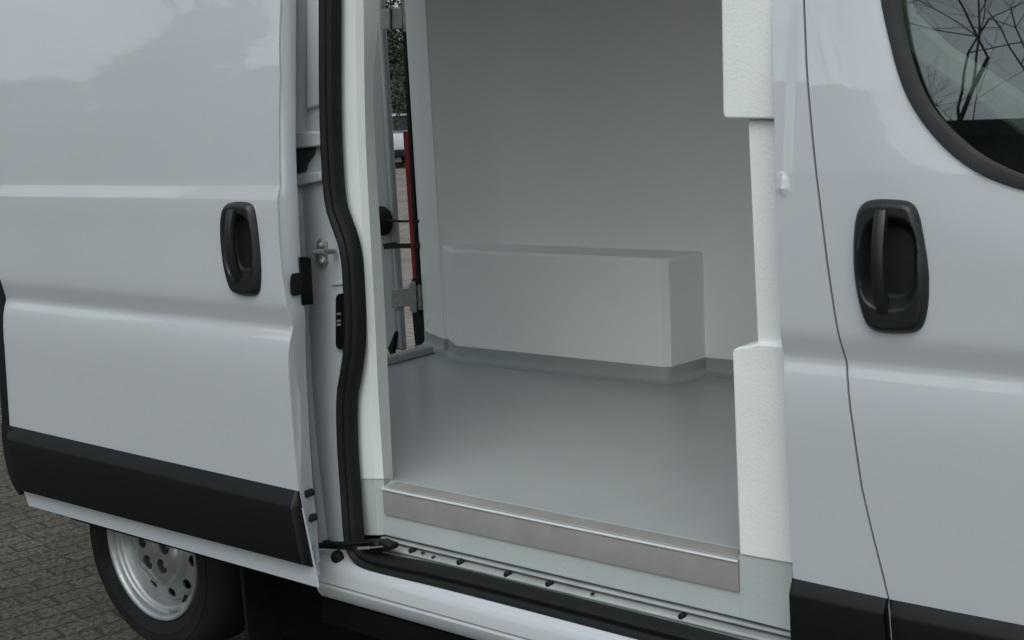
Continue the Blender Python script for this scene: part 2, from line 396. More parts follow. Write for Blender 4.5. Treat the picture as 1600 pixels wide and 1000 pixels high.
# door shell: edge return + inner frame
Vs = []; Fs = []
loop = edge
E_in = [(457, -140), (457, -60), (457, 0), (457, 120), (457, 230), (459, 290), (460, 312), (463, 380), (466, 430), (469, 470), (472, 500), (472, 540), (474, 600), (478, 680), (484, 768), (490, 820), (493, 862), (495, 880)]
A_ = [onS(a, b, ysf) for a, b in edge_px]
B_ = [onY(a, b, YS+.048+gS(1)*0+_lean(max(.5, A_[i][2]))) for i, (a, b) in enumerate(E_in)]
rows = []
for a, b in zip(A_, B_):
    a = np.array(a)+np.array((0, .0042, 0)); a2 = a+np.array((.0015, .003, 0))
    c = b+np.array((0, .0, 0)); d_ = b+np.array((-.012, .018, 0)); e_ = b+np.array((-.10, .020, 0)); f_ = b+np.array((-.10, -.03, 0))
    rows.append([a+np.array((-.004, 0, 0)), a+np.array((-.0015, .002, 0)), .5*(a+c)+np.array((.0008, 0, 0)), c, .5*(c+d_)+np.array((.003, .004, 0)), d_, e_, f_])
for i, r in enumerate(rows):
    Vs += r
k = 8
for i in range(len(rows)-1):
    for j in range(k-1): Fs.append((i*k+j, i*k+j+1, (i+1)*k+j+1, (i+1)*k+j))
ob('door_edge_frame', Vs, Fs, PAINT, door, smooth=30)
# inside panel of the sliding door, seen only from other sides
V, Fc = sheet2d([(x+(.10 if i >= len(edge) else -.06), z) for i, (x, z) in enumerate(outer)], [], frange(-3.6, -2.1, .1), ZS[::2],
                lambda u, v: (u, YS+.055+_lean(v), v), (0, .012, 0))
ob('door_inner_panel', V, Fc, PAINT2, door)
# black moulding along the door's trailing edge
rp = [onS(a, b, ysf) for a, b in rear_px]
V, Fc = sweep([p+np.array((-.006, 0, 0)) for p in smooth_poly(rp[3:], 1, closed=False)], [(-.020, -.004), (.008, -.007), (.010, .0), (.008, .03), (-.020, .03)])
V2_, F2_ = sweep([p+np.array((.008, 0, 0)) for p in smooth_poly([tuple(onS(a, b, ysf)) for a, b in [(11, 664), (13, 700), (22, 742), (35, 763)]], 2, closed=False)], [(-.030, -.006), (.028, -.010), (.030, .002), (-.030, .03)])
Fc = Fc+[[i+len(V) for i in f] for f in F2_]; V = V+V2_
ob('trailing_edge_seal', V, Fc, RUB, door, smooth=0)
# black lower trim of the sliding door
tl = [(12, 663), (244, 717), (466, 768)]; bl = [(492, 888), (244, 818), (30, 762)]
def trim_panel(name, parent, top, bot, yf, proud, bevel, M, left_round=False, topw=.018):
    """top, bot: image polylines left->right of the trim's outer silhouette"""
    n = 40; V = []; Fc = []; m_ = 7; ts = sorted(set([i/n for i in range(n+1)]+[.002, .005, .009, .991, .995, .998])); n = len(ts)-1
    for i in range(n+1):
        t = ts[i]
        a = onS(np.interp(t, np.linspace(0, 1, len(top)), [q[0] for q in top]), np.interp(t, np.linspace(0, 1, len(top)), [q[1] for q in top]), yf)
        b = onS(np.interp(t, np.linspace(0, 1, len(bot)), [q[0] for q in bot]), np.interp(t, np.linspace(0, 1, len(bot)), [q[1] for q in bot]), yf)
        pr = proud*min(1, (t/.012+.15))*min(1, ((1-t)/.008+.15))
        h = a[2]-b[2]
        def pt(s, yo): q = a+(b-a)*s; return (q[0], yf(q[0], q[2])-yo, q[2])
        V += [pt(0, -.003), pt(0.004, .002), pt(topw/h, pr*.86), pt((topw+.008)/h, pr), pt(1-.012/h, pr), pt(.997, .003), pt(1, -.003)]
    for i in range(n):
        for j in range(m_-1): Fc.append((i*m_+j, (i+1)*m_+j, (i+1)*m_+j+1, i*m_+j+1))
    Fc.append([j for j in range(m_)]); Fc.append([n*m_+j for j in range(m_)][::-1])
    return ob(name, V, Fc, M, parent, smooth=25)
tr = trim_panel('lower_trim', door, [(13, 664), (240, 716), (466, 767)], [(35, 766), (260, 826), (490, 886)], ysf, .026, .01, PLAS, topw=.030)
# rounded rear end cap of the trim
# edge hardware
def disc_box(name, parent, px0, py0, px1, py1, y, th, M, r=.3, **k):
    c = [onY(px0, py0, y), onY(px1, py0, y), onY(px1, py1, y), onY(px0, py1, y)]
    pl = [(p[0], p[2]) for p in c]; w_ = abs(pl[1][0]-pl[0][0]); 
    pts = [tuple(np.array(pl[i])*(1-r)+np.array(pl[(i+1) % 4])*r) for i in range(4)]
    poly = []
    for i in range(4):
        a = np.array(pl[i]); nx = np.array(pl[(i+1) % 4]); pv = np.array(pl[i-1]); rr = r*min(w_, abs(pl[3][1]-pl[0][1]))
        u = (nx-a)/np.linalg.norm(nx-a); v = (pv-a)/np.linalg.norm(pv-a)
        for t in (0, .3, .7, 1): poly.append(tuple(a+v*rr*(1-t)**2+u*rr*t**2))
    return MB().prism([(x, y, z) for x, z in poly], (0, th, 0)).build(name, M, parent, bevel=.0015, **k)
def edge_oval(cx, cy, w_, h_, n=20, e=3.0):
    return [(cx+w_*np.sign(math.cos(t))*abs(math.cos(t))**(2/e), cy+h_*np.sign(math.sin(t))*abs(math.sin(t))**(2/e)) for t in np.linspace(0, 2*math.pi, n, endpoint=False)]
def yedge(px): return YS+.004+(px-444)/(469-444)*.046
MB().prism([onY(a, b, yedge(a)-.011) for a, b in edge_oval(459.5, 445, 6.2, 18)], (0, .012, 0)).build('edge_plug', RUB, door, bevel=.0008)
MB().prism([onY(468, 402, YS+.050), onY(486, 402, YS+.092), onY(490, 476, YS+.092), onY(472, 477, YS+.050)], (-.02, .008, 0)).build('edge_guide_block', PLAS, door, bevel=.0015)
for a, b in ((478, 772), (482.5, 811)):
    p = onY(a, b, YS+.028); MB().lathe([(.0001, -.006), (.0075, -.006), (.009, 0), (.009, .02)], p, n=16).build('trim_screw', RUB, door)
# ---- C-PILLAR (behind the seal, in front of the hidden rear quarter)
Yc = .045
sealL = [(502, -140), (502, 160), (504, 250), (510, 320), (520, 345), (533, 376), (538, 408), (539, 440), (541, 520), (540, 550), (534, 590), (528, 620), (530, 700), (534, 760), (540, 830), (541, 848)]
def ln(pts, y): return [(a, b, y) for a, b in pts]
sh = lambda pts, dx: [(a+dx, b) for a, b in pts]
C0 = [(400, -140), (404, 300), (420, 600), (450, 848)]
C1 = [(463, -140), (463, 160), (464, 290), (468, 400), (473, 480), (478, 600), (488, 720), (497, 800), (503, 848)]
lines = [ln(C0, .036), ln(C1, .036), [(a+8, b, .05+(.020 if b >= 380 else -.006)) for a, b in C1], [(a+15, b, .044) for a, b in C1], ln(sh(sealL, -8), .040), ln(sh(sealL, 10), .048)]
V, Fc = sheet_lines(lines, -140, 848, 60, back=.02)
cp = ob('door_pillar', V, Fc, PAINT2, van, smooth=50)
def padbox(name, parent, pts, y, th, M, bevel=.003, **k):
    return MB().prism([onY(a, b, y) for a, b in pts], (0, th, 0)).build(name, M, parent, bevel=bevel, **k)
padbox('pressed_pad', cp, [(477, -140), (498, -140), (499, 166), (476, 175)], .032, .03, PAINT2, bevel=.008)
padbox('cross_rib', cp, [(458, 207), (502, 205), (503, 228), (459, 233)], .020, .04, PAINT2, bevel=.004)
padbox('access_slot_shade', cp, [(458, 233), (489, 230), (487, 242), (475, 256), (472, 268), (459, 272)], .030, .02, HOLE, bevel=0)  # solid block, the slot's inner shade is its dark colour
padbox('slot_lip', cp, [(461, 273), (500, 268), (501, 283), (462, 292)], .026, .03, PAINT2, bevel=.004)
# striker
st = onY(504, 395, .02)
s_ = MB()
for (a, b) in ((502, 382), (503, 408)):
    p = onY(a, b, .036); s_.lathe([(.0001, -.004), (.0125, -.004), (.0145, .0), (.0145, .012)], p, n=20)
s_.prism([onY(495, 378, .034), onY(509, 378, .034), onY(510, 412, .034), onY(496, 412, .034)], (0, .01, 0))
stk = s_.build('striker', ZINC, cp, smooth=40, bevel=.0015)
MB().tube([onY(493, 393, .034), onY(491, 394, -.012), onY(505, 393, -.016), onY(522, 393, .03)], .0065, 10).build('striker_bar', ZINC, cp)
for (a, b) in ((502, 382), (503, 408)):
    p = onY(a, b, .031); MB().lathe([(.0001, -.004), (.006, -.003), (.006, .0)], p, n=6).build('striker_screw', STEELE, cp, smooth=0)
padbox('pillar_clip', cp, [(518, 441), (534, 439), (535, 445), (519, 447)], .036, .02, PAINT2, bevel=.002)
disc_box('latch_housing', cp, 524, 459, 548, 546, .030, .03, PLAS, r=.3)
for yy in (489, 500, 506):
    padbox('latch_contact', cp, [(526, yy), (532, yy-.5), (532, yy+3), (526, yy+3.5)], .028, .004, ZINC, bevel=0)

# ---- opening seal (two-lobed rubber section)
sc_px = [(512, -140), (512, 0), (512, 160), (515, 250), (520, 318), (530, 347), (541, 376), (547, 408), (549, 440), (551, 480), (552, 520), (550, 550), (544, 590), (538, 622), (539.5, 700), (544, 760), (548, 820), (550, 845), (555, 862), (566, 873), (585, 881), (620, 889), (680, 901), (800, 931), (950, 970), (1062, 999), (1200, 1036), (1300, 1064)]
sp = smooth_poly([tuple(onY(a, b, .022 if i < 16 else .012)) for i, (a, b) in enumerate(sc_px)], 2, closed=False)
lobe = [(-.026, .020), (-.027, .004), (-.022, -.008), (-.014, -.012), (-.006, -.009), (-.003, -.004), (.001, -.004), (.004, -.009), (.012, -.013), (.021, -.009), (.026, .003), (.025, .020)]
V, Fc = sweep(sp, [(a*.97, b) for a, b in lobe]); ob('opening_seal', V, Fc, RUB, van, smooth=40)

# ---- liner column at the rear of the opening (insulated body edge)
Q0 = [(520, -140), (520, 0), (520, 200), (528, 300), (545, 376), (553, 440), (556, 520), (552, 580), (543, 620), (546, 700), (552, 780), (556, 836)]
Q1 = [(553, -140), (555, 0), (557, 200), (563, 300), (573, 480), (580, 640), (585, 752), (590, 836)]
Q2 = [(566, -140), (568, 0), (570, 200), (575, 300), (585, 480), (592, 640), (600, 752), (604, 836)]
Q3 = [(594, -140), (592, 0), (590, 45), (586, 85), (583, 130), (584, 190), (590, 300), (597, 400), (605, 560), (614, 752), (618, 836)]
rows_y = [.055, .058, .078, .145]
lines = [[(a, b, y) for a, b in smooth_poly(q, 3, closed=False)] for q, y in zip((Q0, Q1, Q2, Q3), rows_y)]
def top_cut(lines, a, b, n, name, M):
    V, Fc = sheet_lines(lines, a, b, n)
    V2 = list(V); k = len(lines)
    # inner return into the wall (normal facing the hold)
    ln4 = [(x-70, y_, .20) for x, y_, _ in lines[-1]]
    V, Fc = sheet_lines(lines+[ln4], a, b, n)
    return ob(name, V, Fc, M, van, smooth=14)
top_cut([[(x, y, d) for x, y, d in l] for l in lines], -140, 748, 80, 'rear_jamb_lining', GRP)
jl = [[(x, y, d+.002) for x, y, d in l] for l in lines]
top_cut(jl, 742, 836, 14, 'rear_jamb_coving', COVE2)

# ---- sill: coving, plate, track, painted sill
ZF = .683
cov = section_x([(.072, .572), (.072, .690), (.076, .694), (.135, .694), (.135, .572)], -2.30, -1.08).build('sill_coving', COVE2, van, bevel=.003)
padbox('jamb_foot_coving', van, [(1155, 866), (1245, 882), (1245, 988), (1157, 965.5)], .0705, .05, COVE2, bevel=.0005)
pl = section_x([(.0665, .629), (.0665, .689), (.0675, .692), (.070, .6935), (.118, .6965), (.118, .690), (.0705, .6895), (.0705, .629)], -2.198, -1.228).build('threshold_plate', STEEL, van, smooth=30)
MB().tube([(-2.198, .0668, .6915), (-1.228, .0668, .6915)], .0034, 8).build('plate_edge_highlight', STEELE, pl)  # pale tube paints the highlight along the plate's front edge
# stepped slide track under the coving
trk = [(.112, .574), (.094, .573), (.094, .5665), (.070, .5655), (.068, .5600), (.086, .5585), (.086, .5530), (.056, .5510), (.053, .5455), (.062, .5430), (.062, .5370), (.036, .5340), (.033, .5375), (.027, .5375), (.025, .530), (.025, .515), (.05, .50), (.12, .50), (.12, .574)]
tk = section_x(trk, -2.22, -.86).build('slide_track', mat('track_paint', (.37, .39, .395), .45, coat=.4, nscale=9, namt=.2), van, smooth=20, bevel=.0015)
for (a, b) in ((642, 861), (717, 879), (791, 898), (856, 913), (1064, 964)):
    p = onY(a, b, .058); MB().lathe([(.0001, -.004), (.005, -.0035), (.0072, 0), (.0072, .012)], p, n=14).build('track_bolt', RUB, tk)
for (a, b) in ((676, 871), (925, 928), (660, 864)):
    p = onY(a, b, .055); MB().lathe([(.0001, -.002), (.003, -.002), (.0035, .006)], p, n=10).build('track_hole_shade', HOLE, tk)  # small dark studs painting the shade of holes
# painted sill below
sill = [(.045, .515), (.012, .512), (.004, .508), (-.006, .497), (-.013, .480), (-.017, .455), (-.014, .449), (-.016, .443), (-.012, .425), (.0, .408), (.03, .395), (.12, .395), (.12, .515)]
sl = section_x(sill, -2.37, -1.06).build('painted_sill', PAINT, van, smooth=28, bevel=0)
section_x([(.0, .40), (-.004, .34), (.10, .30), (.12, .40)], -2.37, .2).build('sill_underside', DARK, van)
# corner of the sill at the pillar foot
V, Fc = sheet_lines([ln([(470, 858), (480, 905)], .03), ln([(503, 858), (510, 893)], .012), ln([(541, 855), (548, 893)], .016), ln([(575, 868), (600, 900)], .022)], 858, 893, 6, back=.03)
cf = ob('pillar_foot', V, Fc, PAINT2, van, smooth=50, bevel=.003)
p = onY(527, 870, .008); MB().lathe([(.0001, -.012), (.012, -.011), (.016, -.004), (.0165, .01)], p, n=16).build('foot_grommet', RUB, cf)
padbox('pillar_gap_shade', van, [(495, 846), (560, 846), (562, 862), (497, 862)], .040, .02, HOLE, bevel=0)  # dark slab painting the shade in the gap below the pillar
# roller arm of the sliding door
am = MB()
am.tube([onY(480, 852, -.05), onY(500, 853, -.01), onY(545, 856, .0), onY(575, 852, .02)], .006, 10)
am.prism([onY(556, 848, .008), onY(592, 846, .008), onY(609, 853, .008), onY(609, 861, .008), onY(586, 864, .008), onY(560, 861, .008)], (0, .03, 0))
am.tube([onY(498, 851, -.03), onY(560, 848, .0), onY(600, 846, .02)], .004, 8)
ra = am.build('roller_arm', PLAS, van, bevel=.002)
MB().tube([onY(560, 857, -.008), onY(577, 856, -.008)], .0036, 10).build('arm_pin', ZINC, ra)
MB().tube([onY(577, 856, -.006), onY(598, 854, -.002)], .0018, 8).build('arm_cable', ZINC, ra)
MB().lathe([(.0001, -.006), (.008, -.006), (.011, -.002), (.011, .02)], onY(588, 853, .004), n=16).build('arm_roller', RUB, ra)

# ---- cargo hold
XR, XFB = -3.25, -1.02     # rear opening plane, bulkhead
YFW = 1.58
fl = MB().box((-3.32, .12, .60), (XFB, 1.62, ZF)).build('cargo_floor', FLOOR, van)
# far wall with chamfered rear corner (extruded upwards)
ch = [(-3.249, 1.478), (-3.20, 1.50), (-3.06, 1.575), (-3.0, YFW), (XFB, YFW)]
def wall_from_plan(pts, z0, z1, name, M, parent, th=.05, side=1, bevel=0, smooth=30):
    P2 = [np.array(p) for p in pts]; n = len(P2); off = []
    for i in range(n):
        t = P2[min(i+1, n-1)]-P2[max(i-1, 0)]; t = t/np.linalg.norm(t); off.append(P2[i]+side*th*np.array((-t[1], t[0])))
    poly = [tuple(p) for p in P2]+[tuple(p) for p in off[::-1]]
    return MB().prism([(x, y, z0) for x, y in poly], (0, 0, z1-z0)).build(name, M, parent, smooth=smooth, bevel=bevel)
wall_from_plan(ch, .60, 2.32, 'far_wall_lining', WALL, van, smooth=40)
# rear jamb facing the hold
MB().prism([(-3.45, 1.580, .60), (-3.249, 1.474, .60), (-3.249, 1.66, .60), (-3.45, 1.66, .60)], (0, 0, 1.72)).build('rear_door_jamb', mat('glossy_gelcoat', (.90, .92, .91), .25, nscale=2, namt=.03), van, bevel=.003)
MB().box((-3.34, .10, .60), (XR, .20, 2.32)).build('near_rear_jamb', GRP, van, bevel=.006)
MB().box((-3.34, .202, 2.22), (XR, 1.368, 2.32)).build('rear_header', GRP, van, bevel=.006)
# bulkhead, near side walls, ceiling
MB().box((XFB, .155, .60), (XFB+.05, 1.62, 2.35)).build('bulkhead', WALL, van)
MB().box((-3.25, .10, .60), (-2.27, .145, 2.32)).build('near_wall_lining', WALL, van)
MB().box((-3.34, .06, 2.325), (XFB+.05, 1.64, 2.36)).build('ceiling_lining', WALL, van)
MB().box((-2.20, .06, 2.24), (XFB, .10, 2.32)).build('opening_header', GRP, van, bevel=.01)
# wheel box
bx = [(-2.192, 1.60), (-2.215, 1.405), (-2.235, 1.388), (-3.10, 1.388), (-3.125, 1.396), (-3.247, 1.487), (-3.247, 1.60)]
wb = MB().prism([(x, y, .60) for x, y in bx], (0, 0, 1.088-.60)).build('wheel_box', WALL, van, smooth=40, bevel=.012, seg=3)
# coving bands, proud of the walls
def band(pts, name, z1=.738):
    P2 = [np.array(p) for p in pts]; n = len(P2); V = []; Fc = []
    offs = []
    for i in range(n):
        ns = []
        for a, b in ((i-1, i), (i, i+1)):
            if a >= 0 and b < n:
                t = (P2[b]-P2[a])/np.linalg.norm(P2[b]-P2[a]); ns.append(np.array((t[1], -t[0])))
        nn = sum(ns)/len(ns); nn = nn/(np.linalg.norm(nn)**2); offs.append(nn)
    sec = [(-.01, z1), (.0025, z1), (.003, z1-.004), (.003, ZF+.022), (.008, ZF+.010), (.020, ZF+.003), (.040, ZF+.0012), (.040, ZF-.01)]
    k = len(sec)
    for i in range(n):
        for o_, z in sec: q = P2[i]+offs[i]*o_; V.append((q[0], q[1], z))
    for i in range(n-1):
        for j in range(k-1): Fc.append((i*k+j, (i+1)*k+j, (i+1)*k+j+1, i*k+j+1))
    return ob(name, V, Fc, COVE, van, smooth=45)
band([(-3.44, 1.572), (-3.249, 1.4715), (-3.243, 1.484), (-3.125, 1.3945), (-3.10, 1.387), (-2.235, 1.387), (-2.215, 1.404), (-2.192, YFW-.001), (XFB, YFW-.001)], 'floor_coving')
# rear threshold 
section_x([(.202, ZF), (.202, .712), (1.45, .712), (1.45, ZF)], -3.33, -3.285).build('rear_threshold', COVE, van, bevel=.006)

# ---- white lining of the front post of the opening
def lining(name, px, y, th, M, bevel=.005):
    return MB().prism([onY(a, b, y) for a, b in px], (0, th, 0)).build(name, M, van, bevel=bevel, seg=3)
lining('front_post_lining', [(1124, -160), (1126, 0), (1128.5, 176), (1130, 183), (1134, 186), (1240, 187), (1240, -160)], .064, .10, GRPR)
lining('front_post_recess_lining', [(1168, 186.5), (1178, 420), (1183, 536), (1186, 548), (1240, 556), (1240, 187.5)], .080, .09, GRPR, .004)
lining('front_post_lower_lining', [(1144, 550), (1147, 545.5), (1152, 543), (1173, 540), (1182, 537), (1240, 541), (1250, 884), (1155, 867)], .0665, .10, GRPR, .004)
# ---- FRONT DOOR and B post skins
yff = lambda x, z: gF(z)
seam_px = [(1253, -140), (1254, -60), (1256, 0), (1260, 100), (1268, 200), (1280, 310), (1291, 400), (1304, 490), (1321, 560), (1325, 600), (1333, 670), (1346, 760), (1362, 830), (1378, 893), (1388, 935)]
seam = [tuple(onS(a, b, yff)[[0, 2]]) for a, b in seam_px]
post_px = [(1206, -140), (1206, 0), (1209, 185), (1212, 300), (1214, 400), (1219, 480), (1222, 540), (1225, 600), (1230, 740), (1237, 860), (1240, 905)]
post = [tuple(onS(a, b, yff)[[0, 2]]) for a, b in post_px]
g_ = .0022
bpoly = post+[(post[-1][0]+.0, .60), (seam[-1][0]-g_+.02, .60)]+[(x-g_, z) for x, z in seam[::-1]]
ridge_x = onS(1231, 100, yff)[0]
def ypost(x, z):
    y = gF(z)
    if z > 1.43: y += .0022*max(0, min(1, (ridge_x-x+.016)/.016))
    q = ((x-onbump[0])/.012)**2+((z-onbump[1])/.022)**2
    return y-.006*max(0, 1-q)
onbump = onS(1223, 288, yff)[[0, 2]]
V, Fc = sheet2d(bpoly, [], frange(-1.12, -.86, .008), sorted(ZL+frange(1.39, 1.46, .006)), lambda u, v: (u, ypost(u, v), v), (0, .012, 0))
ob('front_door_post', V, Fc, PAINT, van, smooth=22, bevel=0)
# dark strip in the seam and behind the post edge
V, Fc = sweep([(x, gF(z)+.012, z) for x, z in seam], [(-.012, 0), (.012, 0), (.012, .02), (-.012, .02)]); ob('front_door_gap_seal', V, Fc, RUB, van, smooth=0)
V, Fc = sweep([(x+.013, gF(z)+.0125, z) for x, z in post], [(-.012, 0), (.003, 0), (.003, .055), (-.012, .055)]); ob('post_edge_seal', V, Fc, RUB, van, smooth=0)
# window outlines
wo_px = [(1370, -60), (1372, 0), (1378, 30), (1387, 68), (1397, 108), (1411, 147), (1428, 178), (1450, 208), (1478, 238), (1510, 263), (1550, 284), (1600, 300)]
wi_px = [(1396, -60), (1400, 0), (1404, 30), (1411, 68), (1421, 102), (1434, 138), (1450, 168), (1472, 195), (1497, 219), (1526, 242), (1560, 261), (1600, 277)]
wo = [tuple(onS(a, b, yff)[[0, 2]]) for a, b in wo_px]; wi = [tuple(onS(a, b, yff)[[0, 2]]) for a, b in wi_px]
wo_full = [(-.915, 1.98), (-.908, 1.9)]+wo+[(-.5, 1.395), (-.2, 1.378), (.12, 1.37), (.17, 1.40), (.16, 1.46), (-.22, 2.02), (-.30, 2.06), (-.86, 2.06), (-.90, 2.04)]
wi_full = [(-.888, 1.97), (-.880, 1.9)]+wi+[(-.5, 1.42), (-.2, 1.403), (.08, 1.398), (.125, 1.415), (.12, 1.45), (-.24, 1.99), (-.31, 2.03), (-.84, 2.03), (-.875, 2.01)]
hf_px = [(1360, 311), (1395, 311), (1424, 314), (1436, 330), (1444, 370), (1452, 420), (1452, 470), (1446, 505), (1434, 519), (1405, 521), (1372, 519), (1355, 508), (1345, 480), (1337, 440), (1334, 390), (1337, 345), (1344, 322)]
hfw = smooth_poly([tuple(onS(a, b, yff)[[0, 2]]) for a, b in hf_px], 2)
cx = sum(p[0] for p in hfw)/len(hfw); cz = sum(p[1] for p in hfw)/len(hfw)
hole_f = [(cx+(x-cx)*.86, cz+(z-cz)*.9) for x, z in hfw]
won = np.array(wo_full)
def dwin(x, z):
    p = np.array((x, z)); a = won; b = np.roll(won, -1, 0); ab = b-a
    t = np.clip(((p-a)*ab).sum(1)/(ab*ab).sum(1), 0, 1)
    return float(np.min(np.linalg.norm(p-(a+ab*t[:, None]), axis=1)))
def yfd(x, z):
    y = gF(z)
    if z > 1.2:
        d = dwin(x, z)
        if d < .11: y += .011*(1-d/.11)**1.6
    return y
fpoly = [(x+g_, z) for x, z in seam]+[(seam[-1][0]+.02, .52), (.30, .52), (.32, 1.3), (-.15, 2.10), (-.3, 2.14), (-1.02, 2.14)]
V, Fc = sheet2d(fpoly, [wo_full, hole_f], frange(-1.06, -.5, .02)+frange(-.45, .35, .05), sorted(ZL+frange(1.21, 1.8, .02)), lambda u, v: (u, yfd(u, v), v), (0, .010, 0))
fd = ob('front_door', V, Fc, PAINT, van, smooth=22)
handle(fd, hf_px, yff, 'front_door')
# window frame + glass
def ring(outer, inner, yf, o1, name, M, parent):
    n = len(outer); V = []; Fc = []
    for (a, b) in zip(outer, inner):
        a = np.array(a); b = np.array(b)
        for s, yo in ((0, .006), (0, -.001), (.08, -.005), (.5, -.006), (.88, -.004), (1, .003), (1, .012)):
            q = a+(b-a)*s; V.append((q[0], yf(q[0], q[1])+yo+o1, q[1]))
    k = 7
    for i in range(n):
        j = (i+1) % n
        for c in range(k-1): Fc.append((i*k+c, j*k+c, j*k+c+1, i*k+c+1))
    return ob(name, V, Fc, M, parent, smooth=40)
def resamp(poly, n):
    P_ = np.array(poly+[poly[0]]); d = np.r_[0, np.cumsum(np.linalg.norm(np.diff(P_, axis=0), axis=1))]
    return P_
so_ = smooth_poly(wo_full, 1); si_ = smooth_poly(wi_full, 1)
ring(so_, si_, yff, .010, 'window_frame', RUBF, fd)
tilt = (gF(1.9)-gF(1.45))/.45
ygl = lambda x, z: gF(1.45)+.014+(z-1.45)*tilt
V, Fc = sheet2d([(x+(.01 if x > 0 else -.01), z) for x, z in wi_full], [], [], [], lambda u, v: (u, ygl(u, v)+.008, v), None)
ob('window_glass', V, Fc, GLASS, fd, smooth=0)
# black trim of post and front door
t1 = trim_panel('post_trim', van, [(1238, 903), (1300, 916.5), (1387, 935)], [(1243, 1040), (1310, 1055), (1399, 1075)], lambda x, z: gF(z)+.0, .020, .01, PLAS, topw=.020)
t2 = trim_panel('lower_trim', fd, [(1391, 936), (1640, 984.5), (1890, 1033)], [(1403, 1076), (1680, 1134), (1960, 1192)], lambda x, z: gF(z)+.0, .020, .01, PLAS, topw=.020)

# ---- cab interior glimpsed through the window
ap = [onY(a, b, .15) for a, b in ((1395, -60), (1425, 20), (1480, 72), (1600, 150), (1760, 248), (1760, 322), (1600, 216), (1500, 143), (1400, 75))]
MB().prism(ap, (0, .03, 0)).build('slanted_pale_slab', SLABC, van, bevel=.01)  # pale slanted slab added behind the glass
MB().box((.15, .12, .60), (.75, 1.50, 1.30)).build('dashboard', DASH, van, bevel=.06, seg=4)
MB().box((-.95, .10, .60), (.6, 1.70, .66)).build('cab_floor', DASH, van)
for y0 in (.16, 1.02):
    st_ = thing  # seats
    b = MB().box((-.75, y0, .72), (-.22, y0+.5, .98)).build('seat_cushion', SEAT, van, bevel=.05, seg=4)
    MB().prism([(-.80, y0+.02, .95), (-.66, y0+.02, .95), (-.80, y0+.02, 1.55), (-.92, y0+.02, 1.55)], (0, .46, 0)).build('seat_backrest', SEAT, van, bevel=.05, seg=4)
MB().prism([(-.95, y, .66) for y in (.08, 1.7)]+[(-.95, y, 2.2) for y in (1.7, .08)], (.02, 0, 0)).build('cab_rear_panel', DASH, van)

# ---- outer shell seen from other positions
# rear quarter with wheel arch (hidden behind the slid door)
arch = [(-3.12+.40*math.cos(a), .36+.40*math.sin(a)) for a in np.linspace(math.pi, 0, 21)]
qpoly = [(-3.56, .53)]+[(x, z) for x, z in arch if x > -3.5 and z > .5]+[(-2.76, .52), (-2.46, .52), (-2.46, .86), (-2.46, 1.1), (-2.46, 2.28), (-3.56, 2.28)]
HUB = onY(238, 859, .075)
V, Fc = sheet2d(qpoly, [], frange(-3.6, -2.3, .1), ZL, lambda u, v: (u, .012+gF(v), v), (0, .015, 0))
ob('rear_quarter_panel', V, Fc, PAINT, van, smooth=25)
# far side panel (full length), roof, rear frame, nose
fs = [(-3.56, .46), (-3.56, 2.28), (-.3, 2.28), (.35, 1.42), (1.25, 1.10), (1.32, .45), (.95, .42), (.85, .72), (.55, .80), (.25, .72), (.15, .42), (-2.6, .42), (-2.72, .70), (-3.1, .80), (-3.45, .68), (-3.5, .46)]
farwin = [(-.85, 1.42), (.10, 1.42), (-.30, 2.02), (-.85, 2.02)]
V, Fc = sheet2d(fs, [farwin], frange(-3.6, 1.3, .15), ZL, lambda u, v: (u, 1.94-gF(v), v), (0, -.015, 0))
fsd = ob('far_side_panel', V, Fc, PAINT, van, smooth=25)
V, Fc = sheet2d([(x*1.0, z) for x, z in farwin], [], [], [], lambda u, v: (u, 1.93-gF(v), v), None); ob('far_window_glass', V, Fc, GLASSC, fsd, smooth=0)
rf = [(y, 2.27+.11*(1-abs((y-.97)/.80)**3)) for y in np.linspace(.17, 1.77, 17)]
MB().prism([(-3.56, y, z) for y, z in rf]+[(-3.56, 1.77, 2.25), (-3.56, .17, 2.25)], (3.26, 0, 0)).build('roof', PAINT, van, smooth=40)
MB().prism([(-.3, .17, 2.27), (-.3, 1.77, 2.27), (-.3, 1.77, 2.36), (-.3, .17, 2.36)], (.06, 0, 0)).build('windscreen_header', PAINT, van, bevel=.02)
wsv = [(-.26, .20, 2.26), (-.26, 1.74, 2.26), (.62, 1.86, 1.36), (.62, .08, 1.36)]
ob('windscreen', wsv, [(0, 1, 2, 3)], GLASSC, van, smooth=0)
hood = [(.60, 1.36), (.95, 1.27), (1.25, 1.10), (1.36, .85), (1.38, .45), (1.30, .35), (.60, .35)]
MB().prism([(x, .06, z) for x, z in hood], (0, 1.82, 0)).build('bonnet_and_nose', PAINT, van, bevel=.05, seg=4)
wing = [(.325, .52), (.30, .45), (.34, .42)]+[(.80+.42*math.cos(a), .38+.42*math.sin(a)) for a in np.linspace(math.pi, 0, 15)]+[(1.30, .40), (1.36, .80), (1.24, 1.08), (.92, 1.25), (.33, 1.36)]
V, Fc = sheet2d(wing, [], frange(.3, 1.4, .1), ZL, lambda u, v: (u, gF(v)+.06*max(0, (u-.9)/.45)**2, v), (0, .08, 0))
ob('front_wing', V, Fc, PAINT, van, smooth=25)
MB().box((-3.56, .05, 2.14), (-.3, .17, 2.27)).build('roof_rail', PAINT, van, bevel=.03)
MB().box((-3.54, .04, .40), (1.2, 1.90, .50)).build('underbody', DARK, van)
MB().box((-2.34, .10, .25), (.1, 1.84, .40)).build('chassis_frame', DARK, van)
MB().box((-3.56, .06, .53), (-3.36, 1.92, .60)).build('rear_bumper', PLAS, van, bevel=.02)
MB().box((-3.56, 1.72, .585), (-3.30, 1.92, 2.27)).build('far_rear_pillar', PAINT2, van)
